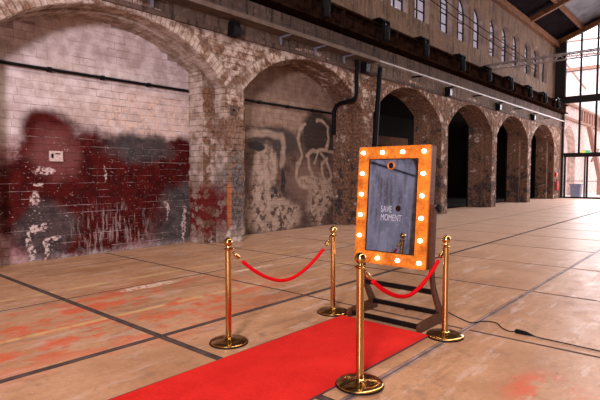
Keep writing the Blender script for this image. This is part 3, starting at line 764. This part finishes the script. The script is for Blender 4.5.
# fire extinguisher, alarm, exit sign at the far end
th = thing('fire_extinguisher', (34.95, 8.36, .55), 'red fire extinguisher on the wall by the end doors', 'extinguisher')
b = B(); b.lathe([(.02, 0), (.09, .01), (.10, .06), (.10, .5), (.07, .58), (.03, .62), (.03, .66), (.01, .67)], n=16); b.build('cylinder', M['red_paint'], th)
b = B(); b.box((-.06, -.02, .66), (.06, .02, .72)); b.build('valve', M['black'], th)
b = B(); b.tube([(.05, 0, .69), (.13, -.03, .6), (.13, -.03, .25)], .018, 6); b.build('hose', M['black'], th)
th = thing('fire_alarm_box', (34.95, 8.46, 1.45), 'small red alarm box above the fire extinguisher', 'alarm')
b = B(); b.box((-.11, -.1, 0), (.11, .03, .26)); b.build('case', M['red_paint'], th)
b = B(); b.box((-.05, -.11, .08), (.05, -.098, .18)); b.build('button', M['plaque'], th)
th = thing('exit_sign', (XE-.12, 7.06, 2.99), 'green and yellow emergency exit sign above the end doors', 'sign')
b = B(); b.box((-.02, -.26, 0), (.06, .26, .17)); b.build('housing', M['dark_frame'], th)
b = B(); b.box((-.035, -.25, .01), (-.02, .03, .16)); b.build('green_panel', M['exitg'], th)
b = B(); b.box((-.035, .03, .01), (-.02, .25, .16)); b.build('yellow_panel', M['exity'], th)
b = B(); b.prism([(-.05, .07), (-.14, .07), (-.14, .04), (-.2, .085), (-.14, .13), (-.14, .10), (-.05, .10)], lambda y, z, sd: (-.042+.006*sd, y, z)); b.build('arrow', M['lettering'], th)

# ------------------------------------------------------------------ yard beyond the glazing
b = B(); b.quad((XE+.2, -20, -.03), (90, -20, -.03), (90, 16, -.03), (XE+.2, 16, -.03)); tag(b.build('ground_yard', M['yground']), 'pale paving of the yard outside', kind='structure')
yb_ = B(); YY = 8.75; c1 = 39.6
def ytop(x): return 3.0+math.sqrt(max(0, 2.1**2-(x-c1)**2))
xs = [c1-2.1*math.cos(math.pi*k/16) for k in range(17)]
yb_.quad((XE+.2, YY, 0), (c1-2.1, YY, 0), (c1-2.1, YY, 7), (XE+.2, YY, 7)); yb_.quad((c1+2.1, YY, 0), (62, YY, 0), (62, YY, 7), (c1+2.1, YY, 7))
for a, d in zip(xs[:-1], xs[1:]):
    yb_.quad((a, YY, ytop(a)), (d, YY, ytop(d)), (d, YY, 7), (a, YY, 7)); yb_.quad((a, YY, ytop(a)), (d, YY, ytop(d)), (d, YY+.5, ytop(d)), (a, YY+.5, ytop(a)))
yb_.quad((c1+2.1, YY, 0), (c1+2.1, YY+.5, 0), (c1+2.1, YY+.5, 3), (c1+2.1, YY, 3))
yb_.quad((c1-2.2, YY+.5, 0), (c1+2.2, YY+.5, 0), (c1+2.2, YY+.5, 5.3), (c1-2.2, YY+.5, 5.3))
wy_ = tag(yb_.build('wall_yard', M['ybrick']), 'pale brick wall with an arch outside the glazing', kind='structure')
for z in (5.45, 6.5):
    b = B(); b.box((XE+.3, YY-.25, z), (62, YY+.1, z+.16)); b.build('cornice', M['ytimber'], wy_)
cb = None
for k in range(18):
    x = 43+.95*k
    if cb is None:
        b = B(); b.box((-.16, YY-.2, 5.6), (.16, YY, 6.5)); cb = b.build('corbel', M['ytimber'], wy_); cb.location.x = x
    else:
        o = cb.copy(); COL.objects.link(o); o.location.x = x
th = thing('timber_brace', (43.6, 8.3, 0), 'reddish diagonal timber brace standing outside by the yard wall', 'brace')
b = B(); b.bar((43.4, 8.2, 5.3), (45.4, 7.7, 1.2), .3, .3); b.build('strut', M['ytimber'], th, (43.6, 8.3, 0))
b = B(); b.bar((45.4, 7.7, 1.2), (45.4, 7.7, -.02), .4, .4); b.build('post', M['ytimber'], th, (43.6, 8.3, 0))
b = B(); b.bar((44.0, 8.1, 2.6), (45.2, 7.85, 3.6), .12, .12); b.build('cross_strut', M['ytimber'], th, (43.6, 8.3, 0))
th = thing('far_building', (64, 8, 0), 'pink brick building far outside behind the glazing', 'building')
b = B(); b.box((64, -14, 0), (70, 22, 13.5)); b.build('wall', M['ybrick2'], th, (64, 8, 0))
b = B(); b.box((63.7, -14, 13.5), (70, 22, 13.9)); b.build('cornice', M['ytimber'], th, (64, 8, 0))
for y in (4, 7, 10, 13):
    b = B(); b.box((63.95, y-.6, 6), (64.05, y+.6, 8.5)); b.build('window', M['roof_grey'], th, (64, 8, 0))
th = thing('yard_roof_frame', (50, 8, 0), 'open steel lattice roof frame outside against the white sky', 'frame')
for k in range(5):
    z = 12.5+1.35*k
    b = B(); b.bar((52, 20, z+.5), (52, -8, z-.4), .14, .14); b.build('beam', M['ytimber'], th, (50, 8, 0))
b = B(); b.bar((52, 14.5, 16), (52, 10.2, 9.5), .16, .16); b.build('diagonal', M['ytimber'], th, (50, 8, 0))
for y in (16, 4):
    b = B(); b.bar((52, y, 0), (52, y, 18.5), .2, .2); b.build('column', M['ytimber'], th, (50, 8, 0))
th = thing('bin', (39.6, 8.2, -.02), 'blue grey wheeled bin standing outside the door', 'bin')
b = B(); b.prism([(-.28, 0), (.28, 0), (.34, .85), (-.34, .85)], lambda a, z, sd: (-.3+.6*sd, a, z)); b.build('body', M['blue_bin'], th)
b = B(); b.box((-.36, -.38, .85), (.36, .38, .93)); b.build('lid', M['blue_bin'], th)

# ------------------------------------------------------------------ red carpet
th = thing('red_carpet', (1.9, 2.66, 0), 'long bright red carpet leading up to the mirror', 'carpet')
b = B(); nx = 60
top = []
for i in range(nx+1):
    x = -.7+5.01*i/nx; top.append(x)
for a, d in zip(top[:-1], top[1:]):
    za = .012+.0015*math.sin(a*3.1); zd = .012+.0015*math.sin(d*3.1)
    b.quad((a, 2.115, za), (d, 2.115, zd), (d, 3.145, zd), (a, 3.145, za))
b.build('pile', M['carpet'], th, (1.9, 2.66, 0))
b = B()
b.box((-.7, 2.108, 0), (4.31, 2.116, .0125)); b.box((-.7, 3.144, 0), (4.31, 3.152, .0125)); b.box((4.31, 2.108, 0), (4.317, 3.152, .0125)); b.box((-.708, 2.108, 0), (-.7, 3.152, .0125))
b.build('binding', M['carpet_back'], th, (1.9, 2.66, 0))

# ------------------------------------------------------------------ stanchions and ropes
ST = {'fl': (2.935, 1.982), 'fr': (4.41, 2.0), 'bl': (2.925, 3.425), 'br': (4.36, 3.31)}
def stanchion(xy, label, hook):
    x, y = xy; th = thing('stanchion_post', (x, y, .0125 if (x < 3.5 and y < 2.5) else 0), label, 'stanchion', 'brass rope stanchions')
    b = B(); b.lathe([(.02, 0), (.168, 0), (.172, .006), (.172, .022), (.165, .028), (.12, .036), (.06, .042), (.036, .05), (.03, .055)], n=48); b.build('base', M['gold'], th)
    b = B(); b.lathe([(.174, .001), (.178, .004), (.178, .010), (.174, .012)], n=48); b.build('base_rim', M['black'], th)
    b = B(); b.lathe([(.028, .05), (.028, .862), (.020, .866)], n=28); b.build('pole', M['gold'], th)
    b = B(); b.lathe([(.012, .862), (.032, .864), (.040, .870), (.042, .876), (.034, .882), (.016, .886), (.014, .898), (.020, .903), (.014, .908)], n=28); b.build('collar', M['gold'], th)
    b = B(); b.lathe([(.010, .900)]+[(.042*math.sin(a), .937-.042*math.cos(a)) for a in [math.pi*k/16 for k in range(2, 16)]]+[(.002, .979)], n=28); b.build('finial', M['gold'], th)
    b = B(); s = hook
    b.tube([(s*.03, 0, .872), (s*.05, 0, .874), (s*.066, 0, .862), (s*.068, 0, .842), (s*.056, 0, .832)], .006, 8); b.build('hook', M['gold'], th)
    return th
stanchion(ST['fl'], 'brass stanchion post nearest the camera in front of the mirror', 1)
stanchion(ST['fr'], 'brass stanchion post at the right foot of the mirror', -1)
stanchion(ST['bl'], 'brass stanchion post standing alone left of the red carpet', 1)
stanchion(ST['br'], 'brass stanchion post behind the left side of the mirror', -1)
def rope(a, c, sag, label):
    p0 = Vector((a[0]+.058, a[1], .838)); p1 = Vector((c[0]-.058, c[1], .838)); n = 36
    th = thing('velvet_rope', ((p0+p1)/2).to_tuple(), label, 'rope', 'red velvet ropes'); org = ((p0+p1)/2).to_tuple()
    pts = []
    for i in range(n+1):
        f = i/n; q = p0.lerp(p1, f); e = (math.sqrt((2*f-1)**2+.03)-.1732)/.8417
        q.z -= sag*(1-(.45*e+.55*e*e)); pts.append(q)
    k = 3
    b = B(); b.tube(pts[k:-k], .0175, 12); b.build('cord', M['velvet'], th, org)
    for seg in (pts[:k+2], pts[-k-2:][::-1]):
        L = (seg[-1]-seg[0]); d = L.normalized()
        e = [seg[0], seg[0]+d*.02, seg[0]+d*.03, seg[0]+d*.085, seg[0]+d*.09]
        b = B(); b.tube(e, [.008, .010, .0195, .0205, .018], 12); b.build('end_fitting', M['gold'], th, org)
rope(ST['bl'], ST['br'], .36, 'red velvet rope hanging on the left side of the carpet')
rope(ST['fl'], ST['fr'], .30, 'red velvet rope hanging in front of the mirror stand')

# ------------------------------------------------------------------ mirror booth
OY, OX, OZ = 2.69, 4.50, .59
TILT = math.radians(4.3); sT, cT = math.sin(TILT), math.cos(TILT)
MW, MH, MD, FS = .868, 1.272, .13, .135
mb = thing('mirror_booth', (4.66, OY, 0), 'tilted mirror with orange wooden frame and glowing round bulbs on a curved stand', 'mirror')
ORG = (4.66, OY, 0)
def loc(u, v, n):        # u right, v up, n towards the viewer
    return (OX+v*sT-n*cT, OY-u, OZ+v*cT+n*sT)
def lbox(b, u0, u1, v0, v1, n0, n1):
    P = [loc(a, c, d) for d in (n0, n1) for a, c in ((u0, v0), (u1, v0), (u1, v1), (u0, v1))]
    b.add(P, [(0,3,2,1),(4,5,6,7),(0,1,5,4),(1,2,6,5),(2,3,7,6),(3,0,4,7)]); return b
hw = MW/2
cab = lbox(B(), -hw+.065, hw-.004, .004, MH-.004, -MD, -.021).build('cabinet', M['mwood_side'], mb, ORG)
fr = B()
# frame front board as one ring with rounded outer corners
ro = .02
def ring(wd, h, r, off=0.0):
    pts = []
    for cx, cy, a0 in ((wd-r, h-r, 0), (-wd+r, h-r, 90), (-wd+r, -h+r, 180), (wd-r, -h+r, 270)):
        for k in range(5):
            a = math.radians(a0+22.5*k); pts.append((cx+r*math.cos(a), MH/2+cy+r*math.sin(a)))
    return pts
outer = ring(hw, MH/2, ro); inner = ring(hw-FS, MH/2-FS, .002); n = len(outer)
rows = [[loc(u, v, -.022) for u, v in outer], [loc(u, v, -.003) for u, v in outer], [loc(u*.994, MH/2+(v-MH/2)*.996, 0) for u, v in outer], [loc(u*1.006, MH/2+(v-MH/2)*1.004, 0) for u, v in inner], [loc(u, v, -.003) for u, v in inner], [loc(u, v, -.022) for u, v in inner]]
vs = [p for r_ in rows for p in r_]
fs = [(i*n+j, i*n+(j+1) % n, ((i+1) % 6)*n+(j+1) % n, ((i+1) % 6)*n+j) for i in range(6) for j in range(n)]
fr.add(vs, fs); frame = fr.build('front_frame', M['mwood'], mb, ORG)
lbox(B(), -hw+FS-.003, hw-FS+.003, FS-.003, MH-FS+.003, -.020, -.012).build('mirror_glass', M['mirror'], mb, ORG)
tb = B()
for a in ((-hw+FS, -hw+FS+.008, FS, MH-FS), (hw-FS-.008, hw-FS, FS, MH-FS), (-hw+FS, hw-FS, FS, FS+.008), (-hw+FS, hw-FS, MH-FS-.008, MH-FS)): lbox(tb, *a, -.0119, -.006)
tb.build('glass_bead', M['black'], mb, ORG)
R3 = Matrix(((0, sT, -cT), (-1, 0, 0), (0, cT, sT)))      # local (u,v,n) -> world
def bulb_at(u, v):
    o = B(); c = loc(u, v, 0)
    o.lathe([(.010, -.001), (.026, -.001), (.027, .006), (.016, .010)], c=c, n=18, M=R3); so = o.build('bulb_socket', M['cream'], mb, ORG)
    o = B(); o.lathe([(.004, .009)]+[(.0195*math.sin(a), .0245-.0195*math.cos(a)) for a in [math.pi*k/10 for k in range(2, 10)]]+[(.001, .044)], c=c, n=18, M=R3)
    o.build('bulb', M['bulb'], so, (0,0,0)); so.children[0].data.transform(Matrix.Translation(-Vector(ORG)))
e = FS/2
vcol = [e+(MH-2*e)*k/5 for k in range(6)]
for v in vcol:
    for sg in (-1, 1): bulb_at(sg*(hw-e), v)
for u in (-.122, .122):
    for v in (vcol[0], vcol[-1]): bulb_at(u, v)
# camera lens in the top of the glass
cl = loc(-.02, MH-FS-.075, -.012)
b = B(); b.lathe([(.030, 0), (.043, 0), (.044, .012), (.038, .016), (.031, .012), (.030, 0)], c=cl, n=28, M=R3, caps=False); b.build('lens_ring', M['mwood'], mb, ORG)
b = B(); b.lathe([(.001, .001), (.031, .001), (.031, .006), (.024, .009), (.001, .010)], c=cl, n=28, M=R3); b.build('camera_lens', M['lens'], mb, ORG)
# lettering on the glass
def letters(txt, size, u, v, nm):
    cu = bpy.data.curves.new('t', 'FONT'); cu.body = txt; cu.size = size; cu.extrude = .0006; cu.align_x = 'LEFT'
    to = bpy.data.objects.new('t', cu); COL.objects.link(to)
    dg = bpy.context.evaluated_depsgraph_get(); me = bpy.data.meshes.new_from_object(to.evaluated_get(dg))
    bpy.data.objects.remove(to)
    for vv in me.vertices:
        p = loc(u+vv.co.x*.60, v+vv.co.y, -.0112+vv.co.z); vv.co = (p[0]-ORG[0], p[1]-ORG[1], p[2]-ORG[2])
    me.materials.clear(); me.materials.append(M['lettering'])
    o = bpy.data.objects.new(nm, me); COL.objects.link(o); o.parent = mb; return o
letters('SAVE', .10, -.125, .565, 'lettering'); letters('MOMENT', .10, -.125, .475, 'lettering')
b = B(); b.lathe([(.001, 0), (.032, 0), (.032, .0008), (.001, .0008)], c=loc(.085, .61, -.0112), n=20, M=R3); b.build('printed_dot', M['rust'], mb, ORG)
# stand: two curved side pieces with feet, three black cross bars, knobs
def leg_profile():
    ctr = [(4.83, .07), (4.805, .11), (4.76, .18), (4.705, .27), (4.65, .37), (4.615, .48), (4.60, .60), (4.605, .75), (4.62, .95), (4.635, 1.12), (4.645, 1.25)]
    w = [.05, .048, .042, .038, .036, .036, .038, .036, .034, .032, .026]
    L = []; R_ = []
    for i, (x, z) in enumerate(ctr):
        a = ctr[max(0, i-1)]; c = ctr[min(len(ctr)-1, i+1)]; d = Vector((c[0]-a[0], c[1]-a[1])).normalized(); nn = Vector((-d.y, d.x))
        L.append((x+nn.x*w[i], z+nn.y*w[i])); R_.append((x-nn.x*w[i], z-nn.y*w[i]))
    return L+R_[::-1]
def foot_profile():
    pts = [(4.36+.04*math.cos(math.radians(a)), .045+.045*math.sin(math.radians(a))) for a in range(270, 89, -20)]
    return pts+[(4.50, .098), (4.65, .10), (4.80, .115), (4.86, .10), (4.89, .06), (4.90, 0.0)]
for y0, y1 in ((2.222, 2.250), (3.062, 3.090)):
    b = B()
    P = leg_profile(); k = len(P)//2
    for i in range(k-1):          # strip of quads, thick
        q = [P[i], P[i+1], P[-2-i], P[-1-i]]; b.prism(q, lambda x, z, sd: (x, y0 if sd == 0 else y1, z))
    lg = b.build('stand_upright', M['swood'], mb, ORG)
    b = B(); b.prism(foot_profile(), lambda x, z, sd: (x, y0-.006 if sd == 0 else y1+.006, z)); b.build('foot', M['swood'], mb, ORG)
    kn = B(); s = -1 if y0 < 2.5 else 1; yk = y0 if s < 0 else y1
    kn.lathe([(.006, 0), (.014, 0), (.014, .018), (.036, .020), (.042, .028), (.042, .044), (.034, .052), (.004, .054)], c=(4.64, yk, 1.215), n=20, M=Matrix.Rotation(math.radians(90 if s < 0 else -90), 3, 'X')); kn.build('knob', M['black'], mb, ORG)
for (x, z, w_, h_) in ((4.655, .345, .03, .05), (4.81, .095, .04, .045), (4.39, .04, .04, .045)):
    b = B(); b.box((x-w_/2, 2.250, z-h_/2), (x+w_/2, 3.062, z+h_/2)); b.build('cross_bar', M['black_wood'], mb, ORG)

# ------------------------------------------------------------------ power cable with coupling
ct = thing('power_cable', (4.97, 1.45, 0), 'thin black power cable with a coupling lying on the floor right of the mirror', 'cable')
CO_ = (4.97, 1.45, 0)
def smooth(pts, n=8):
    out = []
    for i in range(len(pts)-1):
        p0 = Vector(pts[max(i-1, 0)]); p1 = Vector(pts[i]); p2 = Vector(pts[i+1]); p3 = Vector(pts[min(i+2, len(pts)-1)])
        for k in range(n):
            t_ = k/n; out.append(.5*((2*p1)+(-p0+p2)*t_+(2*p0-5*p1+4*p2-p3)*t_*t_+(-p0+3*p1-3*p2+p3)*t_**3))
    return out+[Vector(pts[-1])]
z = .0075
b = B(); b.tube(smooth([(4.98, 2.75, z), (5.12, 2.6, z), (5.2, 2.45, z), (5.19, 2.32, z), (5.06, 2.125, z), (4.986, 1.97, z), (5.10, 1.91, z), (5.155, 1.84, z), (5.14, 1.76, z), (5.01, 1.66, z), (4.96, 1.575, z), (4.965, 1.52, .015)]), .0055, 8); b.build('lead', M['black'], ct, CO_)
b = B(); b.tube(smooth([(4.95, 1.36, .015), (4.945, 1.30, z), (4.935, 1.12, z), (4.912, .79, z), (4.86, .2, z), (4.7, -.8, z)]), .0055, 8); b.build('lead', M['black'], ct, CO_)
b = B(); b.tube([(4.965, 1.525, .02), (4.964, 1.515, .02), (4.962, 1.475, .021), (4.961, 1.465, .021)], [.014, .022, .022, .019], 12); b.build('plug', M['black'], ct, CO_)
b = B(); b.tube([(4.961, 1.468, .021), (4.96, 1.46, .021), (4.957, 1.42, .020), (4.952, 1.37, .014), (4.95, 1.345, .011)], [.019, .021, .019, .010, .007], 12); b.build('socket', M['black'], ct, CO_)
